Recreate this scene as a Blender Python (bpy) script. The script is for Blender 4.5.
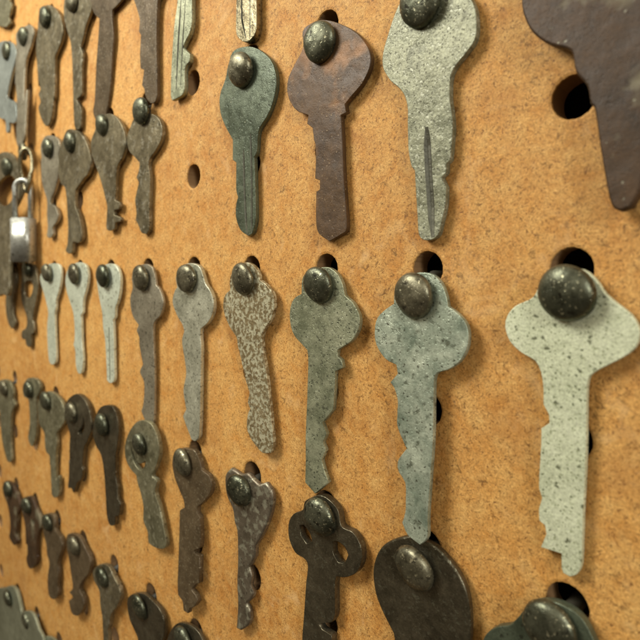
import bpy, bmesh, math, random
from mathutils import Vector, Matrix
random.seed(7)
scene = bpy.context.scene
for o in list(bpy.data.objects): bpy.data.objects.remove(o)

# ------------------------------------------------------------------ camera
# pinhole solved from the grid of holes: level camera 86 mm off the board, looking 45 degrees along it
FPX = 561.3; CXP = 320.0; PITCH = math.radians(1.65); CYP = 269.0 + FPX * math.tan(PITCH)
CAM = Vector((0.03205, -0.08566, 0.0))
FWD = Vector((-0.7022, 0.7120, 0)).normalized()
RGT = Vector((FWD.y, -FWD.x, 0)); UPV = Vector((FWD.x * math.sin(PITCH), FWD.y * math.sin(PITCH), math.cos(PITCH)))
FWD = Vector((FWD.x * math.cos(PITCH), FWD.y * math.cos(PITCH), -math.sin(PITCH)))
cd = bpy.data.cameras.new('camera'); cam = bpy.data.objects.new('camera', cd)
scene.collection.objects.link(cam); scene.camera = cam
cam.location = CAM
cam.rotation_euler = (math.radians(90) - PITCH, 0, math.atan2(-FWD.x, FWD.y))
cd.sensor_width = 36; cd.lens = 36 * FPX / 640
cd.shift_y = -(320 - CYP) / 640
cd.clip_start = 0.005; cd.clip_end = 50
cd.dof.use_dof = True; cd.dof.focus_distance = 0.118; cd.dof.aperture_fstop = 28

# ------------------------------------------------------------------ light
w = bpy.data.worlds.new('World'); scene.world = w; w.use_nodes = True
bg = w.node_tree.nodes['Background']
_t = w.node_tree; _tc = _t.nodes.new('ShaderNodeTexCoord'); _sp = _t.nodes.new('ShaderNodeSeparateXYZ')
_t.links.new(_tc.outputs['Generated'], _sp.inputs[0])
_n = _t.nodes.new('ShaderNodeTexNoise'); _n.inputs['Scale'].default_value = 1.6; _n.inputs['Detail'].default_value = 2
_t.links.new(_tc.outputs['Generated'], _n.inputs['Vector'])
_a = _t.nodes.new('ShaderNodeMath'); _a.operation = 'MULTIPLY_ADD'; _a.inputs[1].default_value = 0.42
_t.links.new(_sp.outputs[2], _a.inputs[0]); _t.links.new(_n.outputs['Fac'], _a.inputs[2])
_r = _t.nodes.new('ShaderNodeValToRGB'); _e = _r.color_ramp.elements
_e[0].position = 0.22; _e[0].color = (0.16, 0.095, 0.045, 1); _e[1].position = 0.80; _e[1].color = (1.7, 1.5, 1.15, 1)
_m = _e.new(0.5); _m.color = (0.62, 0.46, 0.27, 1)
_t.links.new(_a.outputs[0], _r.inputs[0]); _t.links.new(_r.outputs[0], bg.inputs[0])
bg.inputs[1].default_value = 0.34

def area(name, loc, target, size, power, col, sy=None):
    l = bpy.data.lights.new(name, 'AREA'); l.energy = power; l.color = col
    l.shape = 'RECTANGLE'; l.size = size; l.size_y = sy or size
    o = bpy.data.objects.new(name, l); scene.collection.objects.link(o)
    o.location = loc
    o.rotation_euler = (Vector(target) - Vector(loc)).to_track_quat('-Z', 'Y').to_euler()
    return o
area('window_light', (-0.235, -0.265, 0.255), (-0.13, 0, 0.03), 0.17, 1.95, (1.0, 0.96, 0.86))
area('lamp_light', (0.80, -0.42, 0.30), (-0.08, 0, 0), 0.16, 4.2, (1.0, 0.98, 0.92), 0.34)
scene.view_settings.view_transform = 'Standard'; scene.view_settings.look = 'None'
scene.view_settings.exposure = 0.12; scene.view_settings.gamma = 1
scene.cycles.max_bounces = 6

# ------------------------------------------------------------------ helpers
def ray(px, py):
    return FWD * FPX + RGT * (px - CXP) + UPV * (CYP - py)
def at_depth(px, py, d):
    """world point seen at pixel (px,py) lying d metres in front of the board (plane y=-d)"""
    r = ray(px, py); t = (-d - CAM.y) / r.y
    return CAM + r * t
def hole_pos(n, k): return Vector((-n * 0.0254 * 0.997, 0, -k * 0.0254))

def tag(o, label=None, cat=None, group=None, kind=None):
    if label: o['label'] = label
    if cat: o['category'] = cat
    if group: o['group'] = group
    if kind: o['kind'] = kind
    return o
def link(o, parent=None):
    scene.collection.objects.link(o)
    if parent: o.parent = parent
    return o
def empty(name, loc):
    o = bpy.data.objects.new(name, None); o.empty_display_size = 0.003; link(o); o.location = loc
    return o
def mesh_obj(name, bm, mats, parent=None, smooth=True):
    me = bpy.data.meshes.new(name); bm.normal_update(); bm.to_mesh(me); bm.free()
    for m in (mats if isinstance(mats, (list, tuple)) else [mats]): me.materials.append(m)
    if smooth: me.polygons.foreach_set('use_smooth', [True] * len(me.polygons))
    return link(bpy.data.objects.new(name, me), parent)

# ------------------------------------------------------------------ materials
class NT:
    def __init__(s, name):
        s.m = bpy.data.materials.new(name); s.m.use_nodes = True
        s.t = s.m.node_tree; s.n = s.t.nodes; s.b = s.n['Principled BSDF']
    def new(s, typ, **kw):
        x = s.n.new(typ)
        for k, v in kw.items(): setattr(x, k, v)
        return x
    def lk(s, a, b): s.t.links.new(a, b)
    def noise(s, vec, scale, detail=4, rough=0.6, wv=None, dist=0):
        x = s.new('ShaderNodeTexNoise', noise_dimensions='4D')
        x.inputs['Scale'].default_value = scale; x.inputs['Detail'].default_value = detail
        x.inputs['Roughness'].default_value = rough; x.inputs['Distortion'].default_value = dist
        s.lk(vec, x.inputs['Vector'])
        if wv is not None: s.lk(wv, x.inputs['W'])
        return x.outputs['Fac']
    def ramp(s, fac, stops):
        x = s.new('ShaderNodeValToRGB'); e = x.color_ramp.elements
        while len(e) < len(stops): e.new(0.5)
        for i, (p, c) in enumerate(stops):
            e[i].position = p; e[i].color = c if len(c) == 4 else (*c, 1)
        s.lk(fac, x.inputs[0]); return x.outputs[0]
    def mix(s, fac, a, b, mode='MIX'):
        x = s.new('ShaderNodeMix', data_type='RGBA', blend_type=mode)
        for v, i in ((fac, 0), (a, 6), (b, 7)):
            if isinstance(v, (int, float)): x.inputs[i].default_value = v
            elif isinstance(v, tuple): x.inputs[i].default_value = (*v, 1) if len(v) == 3 else v
            else: s.lk(v, x.inputs[i])
        return x.outputs[2]
    def math(s, op, a, b=0.0):
        x = s.new('ShaderNodeMath', operation=op)
        for v, i in ((a, 0), (b, 1)):
            if isinstance(v, (int, float)): x.inputs[i].default_value = v
            else: s.lk(v, x.inputs[i])
        return x.outputs[0]
    def bump(s, h, dist, strength=1.0, prev=None):
        x = s.new('ShaderNodeBump'); x.inputs['Distance'].default_value = dist
        x.inputs['Strength'].default_value = strength
        s.lk(h, x.inputs['Height'])
        if prev: s.lk(prev, x.inputs['Normal'])
        return x.outputs[0]
def _sep(s, sock):
    x = s.new('ShaderNodeSeparateColor'); s.lk(sock, x.inputs[0]); return x.outputs[0]
NT.new_sep = _sep
G = lambda v: (v, v, v)

def metal(name, c1, c2, speck=None, amt=0.0, scale=420, met=0.45, rough=0.5, contrast=0.16, speck_scale=900, bump=0.00012, grime=0.35, streak=False, dots=None):
    """old key metal: two mottled tones, optional specks / pits of a third, worn grain and relief"""
    s = NT(name); tc = s.new('ShaderNodeTexCoord').outputs['Object']
    rnd = s.math('MULTIPLY', s.new('ShaderNodeObjectInfo').outputs['Random'], 90)
    vec = tc
    if streak:
        mp = s.new('ShaderNodeMapping'); mp.inputs['Scale'].default_value = (1.0, 0.16, 1.0); s.lk(tc, mp.inputs[0]); vec = mp.outputs[0]
    a = s.noise(vec, scale, 6, 0.62, rnd, 0.4)
    big = s.noise(tc, 95, 3, 0.55, rnd, 0.8)
    fine = s.noise(tc, 2600, 4, 0.7, rnd)
    f = s.math('ADD', s.math('MULTIPLY', a, 0.48), s.math('MULTIPLY', big, 0.52))
    col = s.mix(s.ramp(f, [(0.5 - contrast, G(0)), (0.5 + contrast, G(1))]), c1, c2)
    g2 = s.ramp(fine, [(0.32, G(0.6)), (0.5, G(0.97)), (0.68, G(1.35))])
    col = s.mix(0.7, col, g2, 'MULTIPLY')
    # dark grime gathered in irregular patches
    gr = s.noise(tc, 180, 5, 0.7, rnd, 1.2)
    gm = s.ramp(gr, [(0.54, G(0)), (0.72, G(grime))])
    col = s.mix(gm, col, tuple(x * 0.33 for x in c1))
    if speck:
        sp = s.noise(tc, speck_scale, 3, 0.55, rnd, 0.2)
        lo = 0.60 - 0.14 * amt
        sm = s.ramp(sp, [(lo - 0.02, G(0)), (lo + 0.09, G(1))])
        col = s.mix(sm, col, speck)
        hgt = s.math('SUBTRACT', s.math('ADD', s.math('MULTIPLY', a, 0.8), s.math('MULTIPLY', fine, 0.25)), s.math('MULTIPLY', sm, 0.25))
    else:
        hgt = s.math('ADD', s.math('MULTIPLY', a, 0.8), s.math('MULTIPLY', fine, 0.25))
    for dcol, dsc, dth, dkeep in (dots or ()):
        wv = s.new('ShaderNodeTexNoise'); wv.inputs['Scale'].default_value = dsc * 1.3; s.lk(tc, wv.inputs['Vector'])
        mx = s.new('ShaderNodeVectorMath', operation='MULTIPLY_ADD'); s.lk(wv.outputs['Color'], mx.inputs[0])
        mx.inputs[1].default_value = (0.9 / dsc,) * 3
        of = s.new('ShaderNodeVectorMath', operation='ADD'); s.lk(tc, of.inputs[0]); s.lk(s.math('MULTIPLY', rnd, 0.01), of.inputs[1]); s.lk(of.outputs[0], mx.inputs[2])
        vo = s.new('ShaderNodeTexVoronoi'); vo.inputs['Scale'].default_value = dsc
        s.lk(mx.outputs[0], vo.inputs['Vector'])
        keep = s.math('GREATER_THAN', s.new_sep(vo.outputs['Color']), dkeep)
        dm = s.math('MULTIPLY', s.ramp(vo.outputs['Distance'], [(dth, G(0.9)), (dth + 0.12, G(0))]), keep)
        col = s.mix(dm, col, dcol)
        hgt = s.math('SUBTRACT', hgt, s.math('MULTIPLY', dm, 0.2))
    s.lk(col, s.b.inputs['Base Color'])
    s.b.inputs['Metallic'].default_value = min(1.0, met + 0.28)
    rg = s.math('ADD', s.math('ADD', s.math('MULTIPLY', a, 0.25), s.math('MULTIPLY', big, 0.35)), rough - 0.36)
    s.lk(rg, s.b.inputs['Roughness'])
    mps = s.new('ShaderNodeMapping'); mps.inputs['Scale'].default_value = (1.0, 0.10, 1.0); mps.inputs['Rotation'].default_value = (0, 0, 0.5); s.lk(tc, mps.inputs[0])
    scr = s.ramp(s.noise(mps.outputs[0], 2200, 2, 0.5, rnd), [(0.60, G(0)), (0.66, G(1))])
    hgt = s.math('SUBTRACT', hgt, s.math('MULTIPLY', scr, 0.18))
    dent = s.bump(s.noise(tc, 160, 2, 0.5, rnd), 0.0012, 0.30)
    n = s.bump(hgt, bump * 2.2, 0.55, dent)
    s.lk(n, s.b.inputs['Normal'])
    return s.m

M = {}
def mm(key, *a, **k): M[key] = metal(key, *a, **k)
DK = (0.09, 0.10, 0.06)
mm('white_metal', (0.54, 0.59, 0.40), (0.67, 0.71, 0.52), (0.44, 0.48, 0.32), 0.3, met=-0.05, rough=0.55, speck_scale=2200, grime=0.08, bump=0.00005, dots=(((0.12, 0.14, 0.075), 1150, 0.15, 0.42), ((0.10, 0.11, 0.06), 600, 0.13, 0.55), ((0.28, 0.31, 0.18), 1700, 0.2, 0.4)))
mm('verdigris_metal', (0.190, 0.246, 0.185), (0.482, 0.538, 0.420), (0.15, 0.17, 0.12), 0.06, met=0.25, rough=0.46, speck_scale=700, grime=0.5, contrast=0.10, scale=260, dots=(((0.07, 0.07, 0.045), 1000, 0.15, 0.55), ((0.10, 0.12, 0.08), 1800, 0.16, 0.6)))
mm('green_grey_metal', (0.196, 0.218, 0.138), (0.391, 0.408, 0.276), (0.12, 0.13, 0.085), 0.12, met=0.3, rough=0.48, speck_scale=1200, grime=0.45, contrast=0.12, dots=(((0.05, 0.055, 0.035), 1300, 0.18, 0.7), ((0.40, 0.42, 0.32), 1700, 0.13, 0.8)))
mm('sage_metal', (0.22, 0.24, 0.165), (0.33, 0.345, 0.245), met=0.3, rough=0.46, grime=0.45)
mm('mottled_metal', (0.17, 0.125, 0.055), (0.27, 0.215, 0.115), (0.50, 0.48, 0.33), 0.85, met=0.15, rough=0.48, speck_scale=1050, grime=0.3, scale=900, dots=(((0.10, 0.065, 0.03), 1300, 0.2, 0.6),))
mm('pale_grey_metal', (0.408, 0.420, 0.318), (0.648, 0.660, 0.516), (0.17, 0.17, 0.12), 0.08, met=0.4, rough=0.42, speck_scale=1100, grime=0.35, contrast=0.12, dots=(((0.13, 0.12, 0.08), 700, 0.13, 0.8),))
mm('dull_grey_metal', (0.264, 0.240, 0.174), (0.408, 0.378, 0.282), (0.12, 0.11, 0.075), 0.10, met=0.4, rough=0.46, speck_scale=1200, grime=0.3)
mm('mint_metal', (0.550, 0.605, 0.473), (0.726, 0.781, 0.627), (0.24, 0.24, 0.16), 0.08, met=0.15, rough=0.42, speck_scale=1100, grime=0.3)
mm('silver_metal', (0.102, 0.107, 0.061), (0.290, 0.297, 0.200), (0.34, 0.35, 0.26), 0.26, met=0.1, rough=0.50, speck_scale=1700, grime=0.8, contrast=0.12, scale=700, dots=(((0.045, 0.045, 0.025), 1900, 0.2, 0.5),))
mm('rust_metal', (0.045, 0.025, 0.010), (0.094, 0.050, 0.018), (0.20, 0.095, 0.030), 0.16, met=-0.1, rough=0.56, speck_scale=110, grime=0.5, contrast=0.12, dots=(((0.25, 0.18, 0.10), 1500, 0.14, 0.76),))
mm('brown_metal', (0.072, 0.051, 0.027), (0.132, 0.095, 0.051), (0.20, 0.165, 0.10), 0.08, met=0.05, rough=0.46, speck_scale=1600, grime=0.45, streak=True, contrast=0.12)
mm('dark_rust_metal', (0.030, 0.017, 0.007), (0.069, 0.036, 0.013), (0.16, 0.14, 0.085), 0.18, met=-0.15, rough=0.62, speck_scale=140, grime=0.5, contrast=0.12, dots=(((0.25, 0.24, 0.17), 900, 0.11, 0.9),))
mm('teal_metal', (0.066, 0.084, 0.056), (0.125, 0.150, 0.100), met=0.25, rough=0.42, grime=0.4, contrast=0.13, dots=(((0.22, 0.22, 0.14), 1100, 0.11, 0.88), ((0.04, 0.045, 0.03), 900, 0.16, 0.7)))
mm('taupe_metal', (0.125, 0.108, 0.063), (0.260, 0.225, 0.138), (0.31, 0.29, 0.215), 0.14, met=0.35, rough=0.44, speck_scale=600, grime=0.6, contrast=0.12, dots=(((0.05, 0.045, 0.03), 800, 0.18, 0.7),))
mm('dark_metal', (0.074, 0.065, 0.041), (0.157, 0.137, 0.090), (0.17, 0.165, 0.115), 0.08, met=0.5, rough=0.36, speck_scale=1200, grime=0.45, contrast=0.12, dots=(((0.17, 0.16, 0.11), 1300, 0.12, 0.86),))
mm('olive_metal', (0.14, 0.135, 0.078), (0.28, 0.265, 0.165), (0.35, 0.34, 0.23), 0.2, met=0.3, rough=0.44, speck_scale=700, grime=0.6, contrast=0.12, dots=(((0.07, 0.06, 0.035), 900, 0.18, 0.74),))
mm('crusty_metal', (0.115, 0.095, 0.064), (0.218, 0.184, 0.132), (0.33, 0.32, 0.235), 0.40, met=0.35, rough=0.46, speck_scale=520, grime=0.45, dots=(((0.06, 0.05, 0.035), 1100, 0.18, 0.7),))
mm('blue_grey_metal', (0.25, 0.29, 0.27), (0.38, 0.42, 0.38), met=0.3, rough=0.45, grime=0.5)
mm('chrome_metal', (0.34, 0.35, 0.31), (0.50, 0.51, 0.46), (0.16, 0.16, 0.12), 0.15, met=0.4, rough=0.44, grime=0.5, bump=0.00005)
mm('brass_metal', (0.18, 0.155, 0.09), (0.33, 0.30, 0.19), (0.10, 0.08, 0.045), 0.25, met=0.6, rough=0.34, speck_scale=1300, grime=0.6)
mm('edge_light', (0.36, 0.36, 0.26), (0.62, 0.62, 0.48), (0.16, 0.15, 0.10), 0.2, met=0.6, rough=0.32, speck_scale=1300, grime=0.5)
mm('edge_dull', (0.12, 0.11, 0.075), (0.28, 0.26, 0.185), (0.06, 0.05, 0.035), 0.25, met=0.55, rough=0.34, speck_scale=1100, grime=0.55)
mm('peg_metal', (0.055, 0.062, 0.040), (0.150, 0.155, 0.105), (0.03, 0.03, 0.02), 0.08, met=0.5, rough=0.42, speck_scale=700, grime=0.7, contrast=0.12, bump=0.00008, dots=(((0.42, 0.41, 0.27), 1100, 0.17, 0.72), ((0.30, 0.29, 0.19), 1900, 0.2, 0.7)))
mm('peg_worn_metal', (0.095, 0.09, 0.058), (0.24, 0.225, 0.15), (0.05, 0.045, 0.03), 0.10, met=0.5, rough=0.44, speck_scale=700, grime=0.7, contrast=0.12, bump=0.00008, dots=(((0.45, 0.42, 0.28), 1000, 0.17, 0.74), ((0.33, 0.31, 0.20), 1900, 0.2, 0.7)))

def board_material():
    s = NT('hardboard'); tc = s.new('ShaderNodeTexCoord').outputs['Object']
    big = s.noise(tc, 26, 5, 0.62, dist=0.8)
    mid = s.noise(tc, 260, 5, 0.65, dist=0.5)
    fine = s.noise(tc, 1500, 5, 0.8, dist=0.9)
    vf = s.noise(tc, 3000, 4, 0.75)
    col = s.mix(s.ramp(big, [(0.30, G(0)), (0.70, G(1))]), (0.42, 0.165, 0.024), (0.58, 0.29, 0.068))
    col = s.mix(s.ramp(mid, [(0.30, G(0.0)), (0.72, G(0.7))]), col, (0.68, 0.44, 0.155))
    col = s.mix(0.85, col, s.ramp(fine, [(0.33, (0.34, 0.27, 0.20)), (0.44, (0.86, 0.82, 0.78)), (0.54, G(1.04)), (0.68, (1.3, 1.38, 1.55))]), 'MULTIPLY')
    col = s.mix(0.5, col, s.ramp(vf, [(0.36, G(0.45)), (0.5, G(1.0)), (0.66, G(1.45))]), 'MULTIPLY')
    # short dark fibres lying in two directions
    big_f = s.noise(tc, 620, 5, 0.75, dist=1.2)
    col = s.mix(s.ramp(big_f, [(0.56, G(0)), (0.64, G(0.85))]), col, (0.18, 0.088, 0.020))
    for ang, scl, th in ((0.2, (1300, 1300, 2300), 0.12), (0.5, (800, 800, 1900), 0.11), (-0.7, (900, 900, 2000), 0.11), (1.45, (620, 620, 1700), 0.09)):
        mp = s.new('ShaderNodeMapping'); mp.inputs['Rotation'].default_value = (0, ang, 0)
        s.lk(tc, mp.inputs[0])
        mp2 = s.new('ShaderNodeMapping'); mp2.inputs['Scale'].default_value = scl; s.lk(mp.outputs[0], mp2.inputs[0])
        wob = s.new('ShaderNodeTexNoise'); wob.inputs['Scale'].default_value = 1.3; wob.inputs['Detail'].default_value = 3; s.lk(mp2.outputs[0], wob.inputs['Vector'])
        add = s.new('ShaderNodeVectorMath', operation='MULTIPLY_ADD'); s.lk(wob.outputs['Color'], add.inputs[0]); add.inputs[1].default_value = (1.7, 1.7, 1.7); s.lk(mp2.outputs[0], add.inputs[2])
        v = s.new('ShaderNodeTexVoronoi'); v.inputs['Scale'].default_value = 1.0; v.inputs['Randomness'].default_value = 1
        s.lk(add.outputs[0], v.inputs['Vector'])
        dens = s.math('GREATER_THAN', s.new_sep(v.outputs['Color']), 0.58)
        f = s.math('MULTIPLY', s.ramp(v.outputs['Distance'], [(th, G(0.85)), (th + 0.14, G(0))]), dens)
        col = s.mix(f, col, (0.17, 0.068, 0.018))
    # faint rubbed / stained patches
    st = s.noise(tc, 48, 5, 0.6, dist=1.5)
    col = s.mix(s.ramp(st, [(0.52, G(0)), (0.74, G(0.42))]), col, (0.30, 0.115, 0.022))
    st2 = s.noise(tc, 75, 4, 0.6, dist=2.2)
    col = s.mix(s.ramp(st2, [(0.58, G(0)), (0.74, G(0.5))]), col, (0.68, 0.44, 0.20))
    s.lk(col, s.b.inputs['Base Color']); s.b.inputs['Roughness'].default_value = 0.62
    s.b.inputs['Specular IOR Level'].default_value = 0.35
    h = s.math('ADD', s.math('MULTIPLY', fine, 0.7), s.math('MULTIPLY', mid, 0.6))
    s.lk(s.bump(h, 0.0004, 0.55), s.b.inputs['Normal'])
    return s.m
M['board'] = board_material()
def simple(name, c, rough=0.8):
    s = NT(name); tc = s.new('ShaderNodeTexCoord').outputs['Object']
    n = s.noise(tc, 60, 5)
    s.lk(s.mix(n, tuple(x * 0.6 for x in c), c), s.b.inputs['Base Color']); s.b.inputs['Roughness'].default_value = rough
    return s.m
mm('groove_dirt', (0.05, 0.048, 0.03), (0.12, 0.118, 0.08), met=0.1, rough=0.55, scale=900, grime=0.5, contrast=0.12)
M['shaft'] = simple('shaft_steel', (0.05, 0.045, 0.03), 0.6)
M['core'] = simple('hole_lining', (0.30, 0.17, 0.07))
M['back'] = simple('dark_backing', (0.02, 0.014, 0.009))

# ------------------------------------------------------------------ pegboard with real drilled holes
P = 0.0254; HR = 0.00325; TH = 0.0048
def pegboard():
    bm = bmesh.new(); N = 40
    n0, n1, k0, k1 = -4, 16, -9, 10
    for n in range(n0, n1 + 1):
        for k in range(k0, k1 + 1):
            c = hole_pos(n, k); jr = random.uniform(-0.00012, 0.00012)
            rings = []
            wx = P * 0.997 / 2; wz = P / 2
            sq = []
            for i in range(N):
                a = 2 * math.pi * (i + 0.5) / N
                ca, sa = math.cos(a), math.sin(a)
                t = min(wx / abs(ca) if abs(ca) > 1e-9 else 9, wz / abs(sa) if abs(sa) > 1e-9 else 9)
                sq.append((ca * t, sa * t))
            # slightly ragged hole edge
            rr = [HR + jr + random.uniform(-1, 1) * 0.00004 + 0.00003 * math.sin(3 * i + n) for i in range(N)]
            def ringv(f, y): return [bm.verts.new((c.x + f(i)[0], y, c.z + f(i)[1])) for i in range(N)]
            ang = [2 * math.pi * (i + 0.5) / N for i in range(N)]
            R = [ringv(lambda i: sq[i], 0),
                 ringv(lambda i: ((rr[i] + 0.0005) * math.cos(ang[i]), (rr[i] + 0.0005) * math.sin(ang[i])), 0),
                 ringv(lambda i: ((rr[i] + 0.0001) * math.cos(ang[i]), (rr[i] + 0.0001) * math.sin(ang[i])), 0.00012),
                 ringv(lambda i: (rr[i] * math.cos(ang[i]), rr[i] * math.sin(ang[i])), 0.0004),
                 ringv(lambda i: (rr[i] * math.cos(ang[i]), rr[i] * math.sin(ang[i])), TH),
                 ringv(lambda i: sq[i], TH)]
            corner = {}
            for li in range(5):
                for i in range(N):
                    j = (i + 1) % N
                    f = bm.faces.new((R[li][j], R[li][i], R[li + 1][i], R[li + 1][j]))
                    f.material_index = 1 if li == 3 else 0
            for y, ring, flip in ((0, R[0], False), (TH, R[5], True)):
                for i in range(N):
                    j = (i + 1) % N
                    p, q = sq[i], sq[j]
                    if abs(abs(p[0]) - abs(q[0])) > 1e-7 and abs(abs(p[1]) - abs(q[1])) > 1e-7:
                        v = bm.verts.new((c.x + math.copysign(wx, p[0]), y, c.z + math.copysign(wz, p[1])))
                        bm.faces.new((ring[i], ring[j], v) if not flip else (ring[j], ring[i], v))
    bmesh.ops.remove_doubles(bm, verts=bm.verts, dist=0.00001)
    bmesh.ops.recalc_face_normals(bm, faces=bm.faces)
    o = mesh_obj('pegboard', bm, [M['board'], M['core']], smooth=False)
    return tag(o, 'tan drilled hardboard panel that all the old keys hang on', 'pegboard')
pegboard()
bm = bmesh.new()
r = bmesh.ops.create_cube(bm, size=1)
for v in bm.verts: v.co = Vector((v.co.x * 1.3 - 0.15, v.co.y * 0.02 + 0.024, v.co.z * 0.9))
tag(mesh_obj('wall', bm, M['back'], smooth=False), kind='structure')

# ------------------------------------------------------------------ traced views (origin and zoom of each)
V = dict(Z1=(0,0,6.4), Z2=(90,0,4.923), Z3=(200,0,3.556), Z4=(360,0,4.571), Z5=(500,0,2.909), Z6=(0,80,6.4), Z7=(0,160,6.4),
 Z8=(80,90,4), Y1=(0,240,4), Y3=(210,140,3.765), Y5=(360,100,4), Y7=(490,240,3.556), Y8=(490,400,2.667), X1=(0,360,5.333),
 X2=(80,380,3.557), X3=(0,460,6.4), X4=(0,540,6.4), X5=(90,540,4.923), X7=(270,480,4), X8=(360,520,4.571),
 A1=(360,250,4), A2=(360,390,4), A3=(215,250,4), A4=(215,360,4), A5=(120,250,6.4), A6=(120,340,5.333), A7=(160,440,5.333),
 A8=(160,530,5.333), B1=(0,0,10), B2=(0,120,8), B3=(0,190,8), B4=(0,260,6.4), B5=(0,560,8), B6=(60,0,4.571), B7=(480,560,4),
 C1=(500,0,4.571), C2=(560,100,4), C3=(0,40,6.4), C4=(90,570,5.333), C5=(290,560,3.556), P=(0,0,1))
def T(spec):
    """'A1 x,y x,y! ... A2 ...' -> list of (px, py, sharp)"""
    out = []; ox, oy, sc = V['P']
    for tok in spec.split():
        if tok in V: ox, oy, sc = V[tok]; continue
        sh = tok.endswith('!'); x, y = tok.rstrip('!').split(',')
        out.append((ox + float(x) / sc, oy + float(y) / sc, sh))
    return out
def smooth_poly(pts, step):
    """Catmull-Rom through the points, straight at corners marked sharp"""
    out = []; n = len(pts); q = []
    for i in range(n):
        a, b, c = Vector(pts[i - 1][:2]), Vector(pts[i][:2]), Vector(pts[(i + 1) % n][:2])
        turn = (b - a).angle(c - b, 0)
        q.append((*pts[i][:2], pts[i][2] or (turn > 0.80 and min((b - a).length, (c - b).length) < 0.0028)))
    pts = q
    for i in range(n):
        p0, p1, p2, p3 = pts[i - 1], pts[i], pts[(i + 1) % n], pts[(i + 2) % n]
        a, b = Vector(p1[:2]), Vector(p2[:2])
        m1 = (b - Vector(p0[:2])) * 0.5; m2 = (Vector(p3[:2]) - a) * 0.5
        L = (b - a).length
        if p1[2]: m1 = (b - a)
        if p2[2]: m2 = (b - a)
        if m1.length > L * 1.3: m1 *= L * 1.3 / m1.length
        if m2.length > L * 1.3: m2 *= L * 1.3 / m2.length
        k = 1 if (p1[2] and p2[2]) else max(2, min(9, int(L / step)))
        for j in range(k):
            t = j / k
            h1 = 2*t**3 - 3*t**2 + 1; h2 = t**3 - 2*t**2 + t; h3 = -2*t**3 + 3*t**2; h4 = t**3 - t**2
            out.append(a * h1 + m1 * h2 + b * h3 + m2 * h4)
    res = []
    for p in out:
        if not res or (p - res[-1]).length > step * 0.25: res.append(p)
    if (res[0] - res[-1]).length < step * 0.25: res.pop()
    return res
def inside(p, poly):
    c = False; n = len(poly)
    for i in range(n):
        a, b = poly[i], poly[i - 1]
        if (a.y > p.y) != (b.y > p.y) and p.x < (b.x - a.x) * (p.y - a.y) / (b.y - a.y) + a.x: c = not c
    return c
def edge_dist(p, poly):
    d = 9
    for i in range(len(poly)):
        a, b = poly[i - 1], poly[i]; ab = b - a
        t = max(0, min(1, (p - a).dot(ab) / max(ab.length_squared, 1e-12)))
        d = min(d, (p - (a + ab * t)).length)
    return d

def plate(name, loops, thick, bevel, mats, parent, frame):
    """flat plate from 2-D loops (first outline, rest openings), rounded edges; worn-edge material on the rounding"""
    cu = bpy.data.curves.new('tmp', 'CURVE'); cu.dimensions = '2D'; cu.fill_mode = 'BOTH'
    for lp in loops:
        sp = cu.splines.new('POLY'); sp.points.add(len(lp) - 1)
        for i, p in enumerate(lp): sp.points[i].co = (p.x * 100, p.y * 100, 0, 1)
        sp.use_cyclic_u = True
    cu.extrude = (thick / 2 - bevel) * 100; cu.bevel_depth = bevel * 100; cu.offset = -bevel * 100; cu.bevel_resolution = 1
    co = bpy.data.objects.new('tmp', cu); scene.collection.objects.link(co)
    dg = bpy.context.evaluated_depsgraph_get(); dg.update()
    me = bpy.data.meshes.new_from_object(co.evaluated_get(dg))
    bpy.data.objects.remove(co); bpy.data.curves.remove(cu)
    me.name = name
    bm = bmesh.new(); bm.from_mesh(me)
    bmesh.ops.scale(bm, vec=(0.01, 0.01, 0.01), verts=bm.verts)
    bmesh.ops.remove_doubles(bm, verts=bm.verts, dist=1e-6)
    bmesh.ops.dissolve_degenerate(bm, edges=bm.edges, dist=1e-6)
    bmesh.ops.recalc_face_normals(bm, faces=bm.faces)
    bm.normal_update()
    for f in bm.faces:
        f.material_index = 1 if abs(f.normal.z) < 0.93 else 0
        f.smooth = abs(f.normal.z) < 0.97
    bm.to_mesh(me); bm.free(); me.materials.clear()
    for m in mats: me.materials.append(m)
    return me

def cut(me, cutters):
    """subtract closed bmesh cutters from mesh me"""
    for cb in cutters:
        cm = bpy.data.meshes.new('cut')
        for f in cb.faces: f.material_index = 2
        cb.to_mesh(cm); cb.free()
        for m_ in me.materials: cm.materials.append(m_)
        a = bpy.data.objects.new('a', me); b = bpy.data.objects.new('b', cm)
        scene.collection.objects.link(a); scene.collection.objects.link(b)
        md = a.modifiers.new('x', 'BOOLEAN'); md.operation = 'DIFFERENCE'; md.object = b; md.solver = 'EXACT'
        dg = bpy.context.evaluated_depsgraph_get(); dg.update()
        me2 = bpy.data.meshes.new_from_object(a.evaluated_get(dg))
        bpy.data.objects.remove(a); bpy.data.objects.remove(b)
        if len(me2.polygons) > 10: me = me2
    return me

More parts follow.
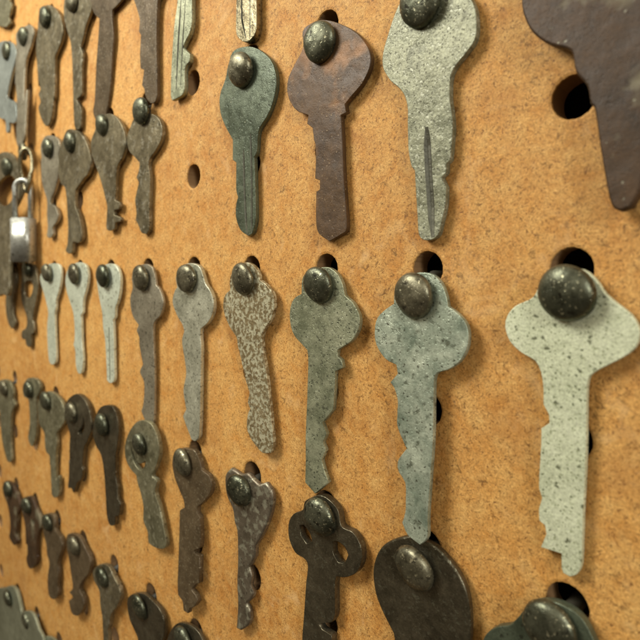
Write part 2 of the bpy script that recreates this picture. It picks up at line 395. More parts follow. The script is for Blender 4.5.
KG = 'old keys hanging on the board'; PG = 'domed pegs in the board'
def make_key(label, spec, mat, peg=None, dt=2.0, db=1.7, th=1.05, edge='edge_dull', holes=(), grooves=(), bevel=0.13, pegr=1.9, relief=None, blade=None, parts=()):
    """spec: silhouette as seen; dt/db: how far (mm) the front face stands off the board at its top and bottom"""
    pts = T(spec)
    ys = [p[1] for p in pts]; ytop, ybot = min(ys), max(ys)
    top = at_depth(sum(p[0] for p in pts) / len(pts), ytop, dt / 1000)
    bot = at_depth(sum(p[0] for p in pts) / len(pts), ybot, db / 1000)
    # plane through both, containing the board's horizontal direction
    U = Vector((1, 0, 0)); W = Vector((0, top.y - bot.y, top.z - bot.z)).normalized()
    Nn = U.cross(W)      # points to -y? fixed below
    if Nn.y > 0: Nn = -Nn
    org = Vector((top.x, top.y, top.z))
    def proj(x, y):
        r = ray(x, y); t = (org - CAM).dot(Nn) / r.dot(Nn)
        q = CAM + r * t - org
        return Vector((q.dot(U), q.dot(W)))
    base = at_depth(*(peg if peg else (pts[0][0], pts[0][1])), 0.0)
    ol = [(*proj(p[0], p[1]), p[2]) for p in pts]
    loop = smooth_poly(ol, 0.0007)
    # tiny wear wobble along the outline
    loop = [p + Vector((random.uniform(-1, 1), random.uniform(-1, 1))) * 0.000015 for p in loop]
    nl = len(loop)
    for i in range(nl):
        a, b = loop[i], loop[(i + 1) % nl]
        for j in range(i + 2, nl - (1 if i == 0 else 0)):
            c, d = loop[j], loop[(j + 1) % nl]
            cr = lambda p, q, s_: (q - p).cross(s_ - p)
            if cr(a, b, c) * cr(a, b, d) < 0 and cr(c, d, a) * cr(c, d, b) < 0: print('SELFCROSS', label, i, j, nl)
    loops = [loop]
    for h in holes:
        hp = [(*proj(p[0], p[1]), p[2]) for p in T(h)]
        loops.append(smooth_poly(hp, 0.0006))
    if peg:
        pc3 = at_depth(peg[0], peg[1], 0.0033); pc = Vector(((pc3 - org).dot(U), (pc3 - org).dot(W)))
        ok = inside(pc, loop) and all(not inside(pc, h) for h in loops[1:])
        if ok:
            rr = min(pegr / 1000, edge_dist(pc, loop) - 0.0007, *([edge_dist(pc, h) - 0.0005 for h in loops[1:]] or [1]))
            if rr > 0.0009: loops.append([pc + Vector((math.cos(a), math.sin(a))) * rr for a in [2 * math.pi * i / 28 for i in range(28)]])
            else: print('PEGHOLE small', label, rr)
        else: print('PEGHOLE outside', label)
    t = th / 1000; bv = min(bevel / 1000, t * 0.42)
    me = plate('key', loops, t, bv, [M[mat], M[edge], M['groove_dirt']] if grooves else [M[mat], M[edge]], None, None)
    # frame: mesh x=U, y=W, z=Nn, front face at z=+t/2 -> shift so that the front lies on the traced plane
    cutters = []
    for (g, wd, dp) in grooves:
        gp = [proj(p[0], p[1]) for p in T(g)]
        cb = bmesh.new(); secs = []
        for i, q in enumerate(gp):
            d = (gp[min(i + 1, len(gp) - 1)] - gp[max(i - 1, 0)]).normalized(); nrm = Vector((-d.y, d.x))
            hw = wd / 2000
            secs.append([cb.verts.new((q.x + nrm.x * s * hw, q.y + nrm.y * s * hw, z)) for s, z in ((-1.0 - 1000 / (dp * 1000) * 0.7, t / 2 + 0.001), (1.0 + 1000 / (dp * 1000) * 0.7, t / 2 + 0.001), (0.3, t / 2 - dp * (0.15 if i in (0, len(gp) - 1) else 1) / 1000), (-0.3, t / 2 - dp * (0.15 if i in (0, len(gp) - 1) else 1) / 1000))])
        for a, b in zip(secs, secs[1:]):
            for i in range(4): cb.faces.new((a[i], a[(i + 1) % 4], b[(i + 1) % 4], b[i]))
        cb.faces.new(secs[0][::-1]); cb.faces.new(secs[-1])
        bmesh.ops.recalc_face_normals(cb, faces=cb.faces)
        cutters.append(cb)
    if cutters: me = cut(me, cutters)
    R3 = Matrix((U, W, U.cross(W))).transposed()
    sgn = 1 if U.cross(W).y < 0 else -1
    for v in me.vertices: v.co.z = v.co.z - t / 2
    if sgn < 0:
        for v in me.vertices: v.co.z = -v.co.z
    me.transform(Matrix.Translation(org) @ R3.to_4x4())
    # local frame: object origin at the peg, mesh kept in board axes but texture in plate axes
    me.transform(Matrix.Translation(-base)); me.update()
    root = bpy.data.objects.new('key', me); link(root); root.location = base
    tag(root, label, 'key', KG)
    return root

def make_peg(label, px, py, n, k, size=8.0, h=3.3, worn=False, tilt=8, hgt=2.3):
    """domed head on a shaft that bends up into its hole"""
    c = at_depth(px, py, h / 1000); hp = hole_pos(n, k)
    root = empty('peg', (hp.x, 0, hp.z)); tag(root, label, 'peg', PG)
    m = M['peg_worn_metal'] if worn else M['peg_metal']
    R = size / 2000 * random.uniform(0.97, 1.03); H = hgt / 1000 * random.uniform(0.92, 1.08)
    bm = bmesh.new(); N = 36
    prof = [(R * 0.25, -0.0009), (R * 0.80, -0.0010), (R * 0.96, -0.00085), (R, -0.0005), (R * 0.985, -0.0002)]
    for i in range(1, 10):
        a = i / 9 * math.pi / 2
        prof.append((R * 0.985 * math.cos(a) ** 0.86 if i < 9 else 0, -0.0002 + (H - 0.0006) * math.sin(a)))
    ph = [random.uniform(0, 6.28) for _ in range(4)]
    rings = []
    for (r, y) in prof[:-1]:
        ring = []
        for i in range(N):
            a = 2 * math.pi * i / N
            q = 1 + 0.018 * math.sin(2 * a + ph[0]) + 0.012 * math.sin(3 * a + ph[1])
            ring.append(bm.verts.new((r * q * math.cos(a), -y - 0.00007 * math.sin(4 * a + ph[2]) * (r / R), r * q * math.sin(a))))
        rings.append(ring)
    tip = bm.verts.new((0, -prof[-1][1], 0)); bk = bm.verts.new((0, 0.0009, 0))
    for a, b in zip(rings, rings[1:]):
        for i in range(N):
            j = (i + 1) % N; bm.faces.new((a[i], a[j], b[j], b[i]))
    for i in range(N):
        j = (i + 1) % N
        bm.faces.new((rings[-1][i], rings[-1][j], tip)); bm.faces.new((rings[0][j], rings[0][i], bk))
    bmesh.ops.recalc_face_normals(bm, faces=bm.faces)
    hd = mesh_obj('head', bm, m, root)
    hd.location = c - Vector((hp.x, 0, hp.z))
    hd.rotation_euler = (math.radians(tilt + random.uniform(-4, 4)), 0, math.radians(random.uniform(-6, 6)))
    # shaft
    q0 = Vector(hd.location) + Vector((0, 0.0006, 0))
    path = [q0, Vector((q0.x, -0.0012, q0.z)), Vector((q0.x * 0.45, 0.0002, (q0.z - 0.0016) * 0.5)), Vector((0, 0.0022, -0.0015)), Vector((0, 0.0120, -0.0014))]
    # keep the bend within the hole once past the board face
    bm = bmesh.new(); rad = 0.00125; secs = []
    for i, p in enumerate(path):
        d = (path[min(i + 1, 4)] - path[max(i - 1, 0)]).normalized()
        u = d.cross(Vector((1, 0, 0))).normalized(); v = d.cross(u)
        secs.append([bm.verts.new(p + (u * math.cos(a) + v * math.sin(a)) * rad) for a in [2 * math.pi * j / 14 for j in range(14)]])
    for a, b in zip(secs, secs[1:]):
        for i in range(14): bm.faces.new((a[i], a[(i + 1) % 14], b[(i + 1) % 14], b[i]))
    bm.faces.new(secs[0][::-1]); bm.faces.new(secs[-1]); bmesh.ops.recalc_face_normals(bm, faces=bm.faces)
    mesh_obj('shaft', bm, M['shaft'], root)
    return root
# ------------------------------------------------------------------ keys and their pegs
# (short description, peg (px,py,n,k), silhouette, material, options)
def pair(label, pegd, spec, mat, pk=None, **kw):
    px, py, n, k = pegd; pk = pk or {}
    plabel = pk.pop('label')
    make_key(label, spec, mat, peg=(px, py), **kw)
    if n is not None: make_peg(plabel, px, py, n, k, **pk)

# --- middle row, right to left
pair('pale grey-white key speckled with dark pits, widest key in the middle row', (565.2, 293.4, 0, 0),
 'Y7 270,100 330,105 375,140 410,190 450,225 500,265 528,310 532,345 515,385 470,420 410,450 365,475 348,500 343,560 Y8 257,0 255,150 248,300 243,440 232,465 212,472 195,462 190,448! 190,410! 135,393! 150,358! 146,335! 131,322! 130,290 138,262 130,235 133,160 136,110 136,76! 158,62! 156,38! 142,12! Y7 190,585! 188,520 180,470 160,430 110,400 70,360 53,310 60,270 90,235 150,205 175,160 200,120 240,100',
 'white_metal', dict(label='large dark domed peg head with pale flecks, over the white speckled key', size=8.6, hgt=2.5), edge='white_metal', dt=2.0, db=1.5, th=1.1, pegr=1.8)
pair('blue-green key with three-lobed bow, pitted blade ending over a dark oval key', (412.5, 295.8, 1, 0),
 'A1 240,90 290,98 325,135 345,190 350,225 385,250 420,290 433,340 425,400 395,450 350,480 310,490 295,520 A2 290,200 280,350 270,500 268,590 240,620! 190,580 168,530 180,490 182,440 180,370 155,330 150,285 185,235! 150,150 148,100 A1 150,600 135,550 120,530 150,495! 145,460 100,435 65,380 58,320 70,270 105,235 135,215 140,150 180,105',
 'verdigris_metal', dict(label='bronze-tinted domed peg head over the blue-green three-lobed key', size=8.3, worn=True), edge='edge_dull', dt=2.2, db=3.7, th=1.1)
pair('grey-green key with round-lobed bow and one small tab beside its neck', (317, 285.3, 2, 0),
 'A3 420,70 460,72 495,105 512,150 518,180 550,210 575,260 575,310 550,360 515,385 490,400 487,425! 505,440 510,470 A4 505,35 480,45! 478,100 472,200! 440,240! 428,250 445,295 440,310 430,330 442,360 425,400 435,440 453,490! 400,535! 360,490! 362,400 362,300 368,150 372,0 A3 368,400 345,375 315,340 300,290 300,235 315,195 345,175 350,110 380,80',
 'green_grey_metal', dict(label='greenish domed peg head over the grey-green key with a neck tab', size=8.0), dt=2.2, db=1.9)
pair('key mottled in cream and brown like lichen, in the middle row', (241.5, 279.2, 3, 0),
 'A3 120,50 150,60 172,90 178,120 205,140 230,175 235,225 222,280 195,320 187,350 190,400 203,480 A4 205,60 215,150 225,250 232,340 222,372 190,372 165,345 140,310 127,270 130,220 140,195 130,170 138,130 125,90 118,50 108,20 A3 105,440 92,390 85,350 60,310 38,260 32,215 40,180 60,160 60,110 85,65',
 'mottled_metal', dict(label='dark domed peg head over the cream and brown mottled key', size=8.0, worn=True), dt=2.2, db=2.0)
pair('light grey key with disc bow and wavy left edge, right of the duller grey one', (185.6, 278.5, 4, 0),
 'A5 440,85 500,100 525,150 545,215 575,260 595,330 588,410 560,465 515,505 512,560 A6 430,40 428,200 425,400 420,520 400,540 380,530 365,490 350,450 335,405 352,370 342,310 338,260 352,180 345,110 335,50 330,0 A5 410,520 400,480 370,430 345,370 335,320 350,260 365,240 355,180 380,110',
 'pale_grey_metal', dict(label='domed peg head over the light grey key with the disc bow', size=8.0, worn=True), edge='edge_light', dt=2.1, db=1.8, th=1.2)
pair('slim key with pale disc bow and duller brown-grey blade behind a ringed key', (140, 278, 5, 0),
 'A5 165,90 205,110 220,160 228,225 250,250 272,310 273,360 255,420 222,455 210,500 213,640 A6 180,100 182,300 178,440! 150,450 130,420 113,380 125,330 128,230 108,180 108,160 122,130 112,80 102,20 A5 122,560 105,515 118,480 85,430 68,370 65,300 80,240 75,170 100,110',
 'dull_grey_metal', dict(label='domed peg head over the slim key with brown-grey blade', size=7.9, worn=True), dt=2.1, db=1.5, th=0.9)
pair('rightmost of three pale mint keys, its blade finely ribbed and olive tinged', (102.5, 276, 6, 0),
 'Y1 435,95 462,103 478,140 478,200 468,250 460,270 458,310! 450,320 453,400 455,500 455,560 440,573 427,560 425,500 420,400 412,350 408,290 398,240 390,190 385,140 400,110',
 'mint_metal', dict(label='domed peg head over the rightmost of the three mint keys', size=8.0), edge='edge_light', th=1.1, grooves=[('Y1 436,350 440,560', 1.2, 0.3)])
pair('middle of three pale mint keys, the palest and bluest with a clean tapering bow', (73, 274, 7, 0),
 'Y1 310,90 340,100 350,140 345,190 333,235 330,260 330,290! 322,300 325,400 330,480 325,530 312,532 303,500 300,440 293,420 297,400 298,350 292,290 280,250 265,200 262,150 275,110',
 'mint_metal', dict(label='domed peg head over the middle one of the three mint keys', size=7.8, worn=True), edge='edge_light', th=1.1)
pair('leftmost of three pale mint keys, the shortest with a smooth narrow blade', (46.5, 273, 8, 0),
 'Y1 200,95 235,100 242,150 235,200 222,245 222,270 217,300 220,400 222,480 212,498 198,490 192,450 188,350 192,290 182,240 168,190 160,150 175,110',
 'mint_metal', dict(label='olive domed peg head over the leftmost of the three mint keys', size=7.6, worn=True), edge='edge_light', th=1.1)
pair('small dark key with an oblong opening in its bow, below the padlock', (26.5, 269.5, 9, 0),
 'B4 150,10 210,30 235,100 240,180 228,260 212,340 205,390! 212,400 215,460 198,480 197,545 180,556 165,540 162,510 140,500 140,455 165,435 172,380 160,330 140,270 133,200 138,120 138,50',
 'taupe_metal', dict(label='small dark peg head directly under the padlock', size=6.6), holes=['B4 160,140 200,135 210,180 190,238 160,235 152,190'])
pair('narrow twisted dull key mostly hidden behind the long ring-bowed key', (9, 266, 10, 0),
 'B4 60,-10 75,20 100,90 100,150 85,230 80,330 98,400 78,438 55,410 40,350 35,270 38,200 30,100 35,0',
 'taupe_metal', dict(label='peg head almost hidden behind the blade of the ring-bowed key', size=7))

# --- upper row, right to left
make_key('big rusty brown key cut off by the top right corner of the photo',
 'C1 95,0 110,80 150,150 220,200 310,225 330,250 345,330 395,390 410,470 C2 135,30 165,230 190,370 210,430 245,445 285,430 P 641,187 646,150 650,100 657,60 684,40 722,20 745,-20 738,-75 700,-112 640,-125 580,-115 540,-80 523,-40',
 'dark_rust_metal', peg=(625, -70), dt=3.6, db=3.0, th=2.0, bevel=0.4)
make_peg('peg out of view above, holding the big rusty corner key', 625, -70, 0, -2, size=8.4, h=4.6)
pair('grainy silver key with a long central groove down its blade', (418.5, 2, 1, -2),
 'Z4 300,-70 400,-72 480,-40 520,20 533,100 525,180 485,240 430,310 412,360 410,450 Y5 370,100 360,240 345,255! 345,290! 325,310 343,345! 340,420 325,490 312,540 285,560 255,560 235,540 228,450 222,350 218,280! 205,265 193,200 190,100 Z4 215,480 190,415 140,370 105,310 105,240 130,150 160,60 200,-20 240,-55',
 'silver_metal', dict(label='black domed peg head at the top edge over the silver grooved key', size=8.6), edge='edge_light', th=1.3, grooves=[('Y5 266,108 269,180 275,300 284,430 292,550', 1.5, 0.55)], pegr=1.9)
pair('rusty brown key with broad slanted bow and orange patches', (318.4, 41.8, 2, -2),
 'Z3 440,70 500,85 560,120 600,175 605,230 580,290 540,340 515,370 520,400! 500,410! 505,500 510,640 Y3 513,300 512,345 450,382! 405,345 398,260 400,195! 413,185! 413,152! 395,145! 398,70 395,10 Z3 405,500 400,455! 380,440! 385,410 340,390 312,340 312,285 335,230 365,170 365,110 400,80',
 'rust_metal', dict(label='grey domed peg head over the rusty broad-bowed key', size=8.2), th=1.2)
pair('dark teal key with oval bow and two grooves along its blade', (239.8, 70, 3, -2),
 'Z3 170,165 215,180 255,220 270,280 262,350 240,410 208,465 200,545 190,560 Y3 165,70 168,150 170,300 160,350 145,362 115,340 97,290 98,240 105,215 98,190 98,85! 85,75! 85,0 Z3 112,490 90,450 72,400 70,340 90,280 100,230 120,180',
 'teal_metal', dict(label='pale flecked peg head over the dark teal key', size=8.2, worn=True), th=1.2, grooves=[('Y3 126,35 127,80 130,200 136,310 140,355', 0.8, 0.4), ('Y3 152,-25 154,20 157,180 157,310 156,350', 0.7, 0.4)])
pair('small taupe key with heart-like bow beneath a long brown blade', (140, 111, 5, -2),
 'Z8 270,95 305,105 325,140 325,190 305,235 278,275 272,300 278,350 275,450 275,560 265,577 245,570 235,545 222,520 225,490 220,440 228,400 235,370 225,350 235,320 238,290 215,265 195,240 188,190 200,150 220,110',
 'taupe_metal', dict(label='mottled peg head touching the tip of a long brown blade', size=7.8), th=1.3)
pair('blotchy grey-brown key whose blade tip has two hooked teeth on the right', (101.3, 125, 6, -2),
 'Z8 110,95 145,110 170,150 180,200 172,260 150,300 142,340 140,420 138,440! 158,450 155,475 135,480! 135,500! 162,510 160,525 140,530 138,555 120,563 105,550 108,470 100,430 85,370 65,310 45,250 45,200 60,160 70,120',
 'taupe_metal', dict(label='shiny peg head over the blotchy key with two hooked teeth', size=7.4), dt=2.7, db=2.0, th=1.2)
pair('brown key with large round bow and a rough forked tip', (69.5, 142.5, 7, -2),
 'Z6 430,320 490,325 535,370 568,450 578,530 560,600 Z7 540,110 510,150 480,200 478,290 500,350 515,420 520,500 500,530 465,525 458,590 440,600 420,580 430,540 435,440 430,340 425,250 415,180 390,150 372,80 Z6 373,560 375,480 395,400',
 'taupe_metal', dict(label='peg head over the brown key with a forked tip', size=7.8), dt=2.6, db=2.2, th=1.5)
pair('short stubby grey-brown key with a swollen toothed tip, left of the round-bowed one', (47, 148, 8, -2),
 'Z6 290,360 345,360 375,390 383,430 372,480 372,560 Z7 368,100 362,140 345,200 325,245 320,280 350,300 370,350 360,395 335,430 335,480 318,498 300,485 305,430 300,350 300,260 280,190 265,120 262,0 Z6 265,500 260,420',
 'dull_grey_metal', dict(label='peg head over the short stubby key', size=7.8), dt=2.2, db=2.0, th=1.4)
pair('long dark key with an open ring bow at the left edge, in front of padlock', (6, 167, 10, -2),
 'P 4,152 12,155 18,166 21,180 21,192 17,202 12,212 11,222 10,240 9,265 8,293 2,294 -5,292 -6,240 -7,215 -13,200 -13,175 -6,158',
 'taupe_metal', dict(label='peg head over the ring-bowed key at the left edge', size=8, h=6.4), dt=4.6, db=8.5, th=1.6,
 holes=['P 3,177.5 12,176 16,186 12,199 5,206 -3,202 -6,190'], pegr=1.4)

# --- keys that come down from above the frame
make_key('brassy silver key tip poking down at the top edge',
 'P 246,-72 258,-66 264,-50 261,-32 256.5,-18 256.3,28 254,36! 248,41.5 242,41 236,32 236,-18 229,-32 228,-50 234,-66', 'brass_metal', peg=(238, -60), dt=2.3, db=2.2, th=1.8,
 grooves=[('P 241,-10 242,20 246,38', 0.7, 0.5), ('P 250,-10 250,36', 0.7, 0.5)], edge='edge_light')
make_peg('peg out of view above, holding the brassy silver key', 238, -60, 3, -3, size=8)
make_key('green-grey key blade with a fluted face and notched right side, at top edge',
 'P 185,-92 199,-84 204,-68 200,-48 193,-30 Z2 500,0 500,100 490,160 470,200 455,235 490,265 490,300 465,340 460,455 405,495! 397,470 402,300 415,120 430,0 P 176,-30 168,-48 166,-70 172,-86', 'green_grey_metal', peg=(180, -78), dt=2.2, db=2.0, th=1.3,
 grooves=[('Z2 448,0 435,200 425,440', 0.9, 0.5), ('Z2 470,0 458,180 445,430', 0.6, 0.45)], edge='edge_light')
make_peg('peg out of view above, holding the fluted green-grey key', 180, -90, 4, -4, size=8)
make_key('flat brown key blade ending just above a mottled peg head',
 'P 146,-66 160,-58 168,-40 166,-18 159,-4 Z2 328,40 325,200 328,400 325,490 300,508 275,480 265,435 255,420! 265,345! 248,335! 245,270! 250,172! 240,155! 244,100 232,50 P 133,-2 124,-20 124,-42 132,-58', 'brown_metal', peg=(140, -54), dt=2.2, db=1.8, th=1.2)
make_peg('peg out of view above, holding the flat brown blade', 140, -54, 5, -4, size=8)
make_key('dark brown key blade with small notch below its bow, at the top edge',
 'P 104,-40 118,-36 126,-22 125,-6 118,4 B6 238,45 236,75 240,120 242,180 236,260 228,400 P 107,108 104,119 97,121 93,112 B6 158,457 165,300 172,200 180,85! 166,74! 150,50 P 90,0 86,-14 90,-32', 'brown_metal', peg=(101, -24), dt=2.4, db=1.0, th=0.8)
make_peg('peg out of view above, holding the dark brown notched blade', 101, -24, 6, -4, size=7.6)
pair('brown key with bright worn blade edge, bow cut by the top edge', (71, 1, 7, -4),
 'P 70,-12 80,-14 89,-8 92,0 Z1 580,70 545,170 525,260! 510,300 525,340 520,450 520,560 Z6 520,95 490,130 515,180 515,300 500,315 478,300 470,200 465,0 Z1 465,500 455,300 430,200 408,100 412,0',
 'taupe_metal', dict(label='pale peg head cut by the top edge over the worn-edged key', size=7.6, worn=True), edge='edge_light', dt=2.2, db=1.8, th=1.1)
pair('stout grey-brown key with tall oval bow near the top left corner', (44.5, 17, 8, -4),
 'Z1 290,35 340,45 380,100 398,180 390,260 362,330 348,380 345,640 Z6 340,100 330,220 310,285 290,292 265,250 245,180 258,140 245,90 258,60 245,0 Z1 245,550 235,400 230,300 240,200 250,100',
 'taupe_metal', dict(label='peg head over the tall oval bow near the top left', size=8.2), dt=2.3, db=2.0, th=1.3)
pair('slim dull key leaning off the board near the top left corner', (23, 37, 9, -4),
 'Z1 165,165 195,160 212,200 195,290 165,380 155,460 152,640 Z6 170,60 165,200 158,330 150,380 125,430 105,400 105,300 110,200 105,100 100,20 Z1 95,540 100,400 105,300 105,210',
 'dull_grey_metal', dict(label='peg head over the slim leaning key near the top left', size=8.2), dt=2.4, db=4.6, th=1.2)
pair('pale bluish key with dark toothed tip at the far left edge', (6, 51, 10, -4),
 'P 3,41 12,43 16,52 14,64 11,75 8,88 7,98 15,103 16,120 13,123 9,123 8,132 6,131 5,120 0,118 -6,110 -9,70 -6,48',
 'blue_grey_metal', dict(label='peg head over the pale bluish key at the left edge', size=8), dt=2.4, db=3.6, th=1.2)
make_key('pale key tip with ragged edge in the top left corner',
 'P -8,-60 8,-60 9,-20 9,0 11,3! 10,12! 8,17! 10,22! 6,27! -2,25 -9,15 -11,-30', 'olive_metal', dt=2.4, db=2.4, th=1.2)

# --- third row
pair('dark green-grey key with broad lobed bow cut off by the bottom edge', (549, 629, 0, 2),
 'P 530,604 545,601 562,605 580,617 592,637 600,662 590,690 568,706 562,740 560,830 534,832 528,740 522,706 495,692 481,668 483,640 495,628 510,625 520,615',
 'teal_metal', dict(label='smooth dark green domed peg head cut by the bottom edge', size=8.4), dt=2.4, db=2.0, th=1.5, edge='edge_dull')
pair('large dark oval-bowed key under the tip of the blue-green key', (413, 569, 1, 2),
 'X8 210,75 270,85 340,120 400,180 450,250 485,330 500,420 502,500 P 468,650 458,684 438,712 436,760 434,830 404,830 403,740 402,680 394,642 X8 150,520 105,430 70,340 58,240 75,160 120,105',
 'dark_metal', dict(label='oval green-flecked domed peg head on the large dark oval bow', size=8.3, worn=True), dt=2.3, db=1.9, th=1.5, bevel=0.4)
pair('dark key whose bow has two teardrop openings like a clover', (318.7, 517.5, 2, 2),
 'X7 190,62 230,75 270,120 285,185 330,210 360,260 365,320 345,370 300,390 265,385 258,420 258,540 246,570! 192,576! 208,598! 245,622! P 332,650 330,676 316,684 302,672 X7 128,640 135,540 143,420 148,330 100,290 75,230 75,170 95,135 130,120 140,85',
 'dark_metal', dict(label='domed peg head over the dark key with two teardrop openings', size=8.2), holes=['X7 118,182 135,180 160,215 168,248 145,255 122,222', 'X7 248,248 270,246 300,270 312,300 298,335 272,330 252,295'], dt=2.3, db=2.0, th=1.7)
pair('crusty brown key with pale rims and a wavy top to its bow', (238, 490.6, 3, 2),
 'A7 375,150 400,165 430,185 465,178 495,210 525,240 560,228 590,270 598,330 585,400 560,470 530,533 A8 525,60 505,100 505,140 480,190 470,200 485,250 478,300 495,340 485,370 455,395 470,420 478,470 470,510 430,538! 405,525 410,450 412,380 408,280 412,150 408,0 A7 395,440 385,370 355,300 345,230 350,180',
 'crusty_metal', dict(label='glossy green domed peg head on the crusty wavy-topped key', size=8.2, tilt=4), edge='edge_light', dt=2.3, db=2.0, th=1.5, bevel=0.5)
pair('smooth dark brown key with a stepped flat blade and hooked tip', (181.3, 462.7, 4, 2),
 'A7 160,50 185,60 210,110 220,160 260,190 275,240 262,290 225,335 198,355 195,390 210,410 215,533 A8 210,98! 180,108! 180,125! 210,140! 208,285! 190,290 165,320! 190,350 200,380 180,410 155,420 148,445! 125,430 120,380 95,345! 93,280 98,150 A7 102,500 105,375! 130,360 125,320 100,260 78,200 65,130 75,70 110,45',
 'brown_metal', dict(label='worn grey peg head over the smooth dark brown stepped key', size=8.0, worn=True), dt=2.3, db=2.6, th=1.4)
pair('greenish key with a ring-like bow and rough crusted blade', (138.3, 444.4, 5, 2),
 'X2 210,145 250,155 272,200 280,260 268,310 255,340 272,360 265,400 280,450 295,520 305,590 280,600 245,580 240,540 225,500 225,450 215,400 205,370 200,340 175,310 160,270 162,220 180,175',
 'olive_metal', dict(label='domed peg head inside the ring-like bow of the greenish key', size=7.4, h=3.9), holes=['X2 181,236 190,262 200,286 214,298 232,288 230,304 215,322 197,304 182,270'], dt=3.2, db=2.2, th=1.4)
pair('narrow plain dark key with a two-pronged tip, left of the ring-bowed greenish key', (101, 425, 6, 2),
 'X2 90,90 115,95 130,130 135,180 130,240 125,270 125,340 132,380! 132,420 142,440 138,480 125,485 122,515 105,515 95,480 90,400 85,330 75,270 55,230 45,180 55,130 70,100',
 'dark_metal', dict(label='peg head with bright rim over the narrow two-pronged key', size=7.8), dt=2.2, db=2.0, th=1.4)
pair('dark key with a crescent slot in its bow and jagged tip', (70.5, 413, 7, 2),
 'X1 420,185 460,230 480,300 485,370 465,430 445,470 438,530 435,570 X3 528,60 520,120 490,150 470,210! 455,180! 435,175 440,100 440,0 X1 370,560 370,450 372,400 360,350 345,290 350,230 385,190',
 'dark_metal', dict(label='rounded peg head over the key with a crescent slot', size=7.8, worn=True), holes=['X1 442,305 452,345 436,396 416,388 436,350'], dt=2.5, db=2.1, th=1.6)
pair('olive key with plump bow and thin tapering blade', (45, 401, 8, 2),
 'X1 245,170 290,180 325,220 342,270 340,330 315,370 298,395 300,450 295,500 295,640 X3 375,100 378,180 370,230 345,240 330,220 325,120 320,0 X1 265,560 262,510 245,490 238,440 235,390 210,340 203,280 205,220',
 'olive_metal', dict(label='black peg head with pale glint over the plump olive key', size=7.8), dt=2.4, db=2.0, th=1.4)
pair('tiny olive key with short blade, second from left in its row', (28, 389.7, 9, 2),
 'X1 160,95 195,105 212,140 205,180 190,210 190,290 190,370 185,420 170,460 155,440 148,410 158,340 155,250 150,210 125,190 122,140 140,105',
 'olive_metal', dict(label='dark round peg head over the tiny olive key', size=7.6), dt=2.3, db=2.0, th=1.4)
pair('pale tan key with notched shoulder at the left edge of its row', (3.5, 389, 10, 2),
 'X1 10,105 50,115 68,170 68,210 78,240 60,280 55,350 55,440 60,530 50,545 35,530 15,450 5,380 0,300 -15,230 -30,180 -20,130',
 'olive_metal', dict(label='peg head at the left edge over the pale tan notched key', size=7.2, worn=True), dt=2.3, db=2.0, th=1.4)

# --- fourth row
pair('round-bowed dark key mostly below the bottom edge, under the stepped brown key', (182, 641, 4, 4),
 'P 179,623 191,626 200,635 204,650 200,670 192,682 191,740 176,742 174,685 166,668 166,645 171,630',
 'dark_metal', dict(label='peg head at the bottom edge under the stepped brown key', size=7.8), dt=2.3, db=2.0)
pair('dark grey teardrop-bowed key running off the bottom edge', (138.3, 607.5, 5, 4),
 'C4 240,125 290,130 330,165 370,210 392,270 392,340 385,373 P 158,655 152,675 151,730 139,730 139,670 C4 255,373 235,320 210,260 198,190 205,145',
 'dark_metal', dict(label='large domed peg head on the dark grey teardrop bow', size=8.2), dt=2.3, db=2.0, th=1.4)
pair('key half pale half dark with stained bow, left of the teardrop one', (101.7, 577.6, 6, 4),
 'X5 50,120 90,130 115,180 140,230 148,280 130,330 105,360 95,400 92,430! 85,440! 88,492 P 109,690 101,690 X5 65,492 62,430 60,380 50,320 45,250 20,200 15,150',
 'taupe_metal', dict(label='peg head over the half pale half dark stained key', size=7.8), dt=2.6, db=2.8, th=1.5)
pair('dark brown key with egg-shaped bow and knobbly short blade', (74, 546, 7, 4),
 'X3 430,480 470,475 510,500 540,560 570,620 X4 578,160 560,220 520,270 505,320 525,360 535,410 525,450 495,485 460,470 445,420 440,390 465,365 445,335 465,305 455,220 440,120 425,40',
 'brown_metal', dict(label='narrow olive peg head over the egg-shaped bow', size=7.6, worn=True), dt=2.4, db=2.6, th=1.6)
pair('brown key with a wavy bumpy blade, left of the egg-bowed one', (47, 523, 8, 4),
 'X3 290,345 335,350 350,400 352,450 385,500 395,560 380,610 X4 378,100 365,150 370,220 365,290 368,350 345,380 315,360 305,300 305,230 315,150 300,90 295,30 X3 285,500 275,440 270,370',
 'brown_metal', dict(label='peg head with bright glint over the wavy-bladed brown key', size=7.4), dt=2.3, db=2.4, th=1.6)
pair('reddish brown key with a small round hole in its bow', (26, 506, 9, 4),
 'X3 160,240 200,240 225,300 250,360 260,420 240,475 232,540 232,640 X4 235,100 230,150 195,185 175,160 168,115 175,80 170,0 X3 165,540 160,430 150,370 140,300',
 'dark_rust_metal', dict(label='peg head over the reddish key with a small hole', size=7.4), holes=['X3 205,380 218,385 222,405 212,425 203,410'], dt=2.3, db=2.2, th=1.5)
pair('short rusty key with knobbed end at the left of the fourth row', (7.5, 489, 10, 4),
 'X3 25,140 70,150 95,190 120,260 125,310 108,350 105,430 100,480 108,520 90,545 70,520 58,490 65,430 58,340 45,280 20,210',
 'dark_rust_metal', dict(label='peg head over the short rusty knobbed key', size=7.4), dt=2.3, db=2.2, th=1.5)

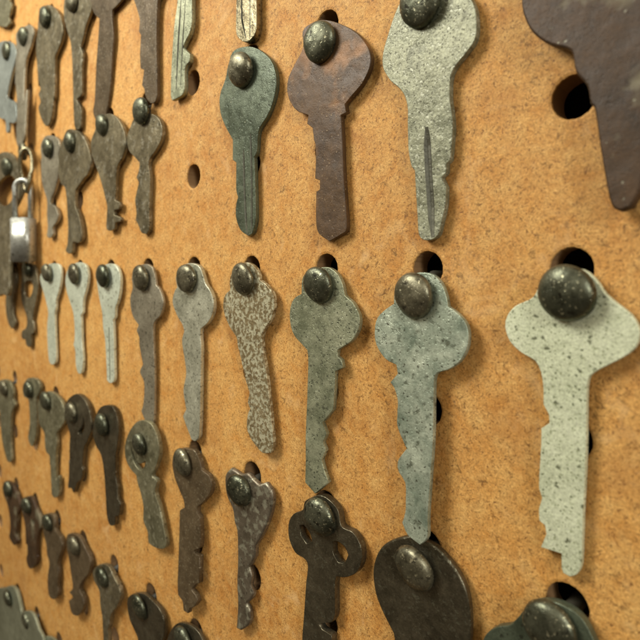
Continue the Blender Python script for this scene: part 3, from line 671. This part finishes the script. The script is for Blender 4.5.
# --- bottom left corner
pair('pale sage plate-like key with square shoulders in the bottom left corner', (7.5, 598.5, 10, 6),
 'B5 20,225 90,210 128,250 150,330 165,400 170,450 P 22,640 23,700 10,745 0,745 -6,700 -8,640 -8,605 -4,590',
 'sage_metal', dict(label='peg head with long glint on the square-shouldered sage key', size=7.8), dt=2.3, db=2.2, th=1.5)
pair('pale sage key with sloping bow, second from the bottom left corner', (26, 621, 9, 6),
 'B5 175,430 210,410 250,420 280,470 310,560 340,620 P 44,650 44,672 37,690 35,750 25,750 23,690 19,655 19,630',
 'sage_metal', dict(label='peg head on the sloping sage key in the bottom left', size=7.8), dt=3.6, db=3.2, th=1.2)
pair('sage key tip of bow just showing at the bottom edge, third from left', (46.5, 652, 8, 6),
 'P 40,640 47,636.5 54,640 60,652 62,670 58,690 54,706 53,760 45,760 44,706 39,690 37,660',
 'sage_metal', dict(label='peg below the frame holding the third sage key', size=7.6), dt=2.3, db=2.2)

# ------------------------------------------------------------------ padlock hung from a brass loop
def tube(path, rad, mat, name, parent=None, closed=False, N=14):
    bm = bmesh.new(); secs = []; n = len(path); prev = None
    for i, p in enumerate(path):
        if closed: d = (path[(i + 1) % n] - path[i - 1]).normalized()
        else: d = (path[min(i + 1, n - 1)] - path[max(i - 1, 0)]).normalized()
        if prev is None: u = d.cross(Vector((0.13, 1, 0.2))).normalized()
        else: u = (prev - d * prev.dot(d)).normalized()
        prev = u; v = d.cross(u)
        secs.append([bm.verts.new(p + (u * math.cos(a) + v * math.sin(a)) * rad) for a in [2 * math.pi * j / N for j in range(N)]])
    prs = list(zip(secs, secs[1:])) + ([(secs[-1], secs[0])] if closed else [])
    for a, b in prs:
        for i in range(N): bm.faces.new((a[i], a[(i + 1) % N], b[(i + 1) % N], b[i]))
    if not closed: bm.faces.new(secs[0][::-1]); bm.faces.new(secs[-1])
    bmesh.ops.recalc_face_normals(bm, faces=bm.faces)
    return mesh_obj(name, bm, mat, parent)

pc = at_depth(23.5, 240, 0.0056)
pad = empty('padlock', pc); pad.rotation_euler = (0, 0, math.radians(40))
tag(pad, 'small silver padlock hanging at the left edge among the keys', 'padlock')
bm = bmesh.new(); bmesh.ops.create_cube(bm, size=1)
for v in bm.verts: v.co = Vector((v.co.x * 0.0100, v.co.y * 0.0068, v.co.z * 0.0182))
bmesh.ops.bevel(bm, geom=[e for e in bm.edges if abs((e.verts[0].co - e.verts[1].co).z) > 0.01], offset=0.0031, segments=8, affect='EDGES', profile=0.5)
bmesh.ops.bevel(bm, geom=[e for e in bm.edges if abs((e.verts[0].co - e.verts[1].co).z) < 1e-6 and abs(abs(e.verts[0].co.z) - 0.0091) < 1e-5 and len(e.link_faces) == 2 and any(abs(f.normal.z) > 0.9 for f in e.link_faces)], offset=0.0004, segments=2, affect='EDGES')
mesh_obj('body', bm, M['chrome_metal'], pad)
def shackle_path(w2, up, r0):
    p = [Vector((-w2, 0, 0.0085)), Vector((-w2, 0, up))]
    p += [Vector((-w2 * math.cos(a), 0, up + w2 * math.sin(a))) for a in [math.pi * i / 12 for i in range(1, 12)]]
    return p + [Vector((w2, 0, up)), Vector((w2, 0, 0.0085))]
tube(shackle_path(0.0034, 0.0215, 0), 0.0011, M['chrome_metal'], 'shackle', pad)
bm = bmesh.new(); bmesh.ops.create_cone(bm, cap_ends=True, segments=20, radius1=0.0016, radius2=0.0016, depth=0.0006)
for v in bm.verts: v.co = Vector((v.co.x, v.co.y, v.co.z - 0.0092))
mesh_obj('keyhole_plug', bm, M['brass_metal'], pad, smooth=False)
# bent brass loop between peg and shackle
lc = at_depth(26.5, 170, 0.0048)
pts = []
for i in range(26):
    a = 2 * math.pi * i / 26
    pts.append(Vector((0.0031 * math.cos(a) * (1 + 0.12 * math.sin(a)), 0.0008 * math.sin(2 * a) - 0.0008 * math.cos(a), 0.0088 * math.sin(a))))
lo = tube(pts, 0.0009, M['brass_metal'], 'split_ring', closed=True, N=12)
lo.location = lc; lo.rotation_euler = (0, 0, math.radians(35))
tag(lo, 'bent brassy wire loop from which the small padlock hangs', 'ring')
make_peg('shiny peg head holding the brassy loop of the padlock', 22.5, 151.5, 9, -2, size=7.6, h=4.6, worn=True)
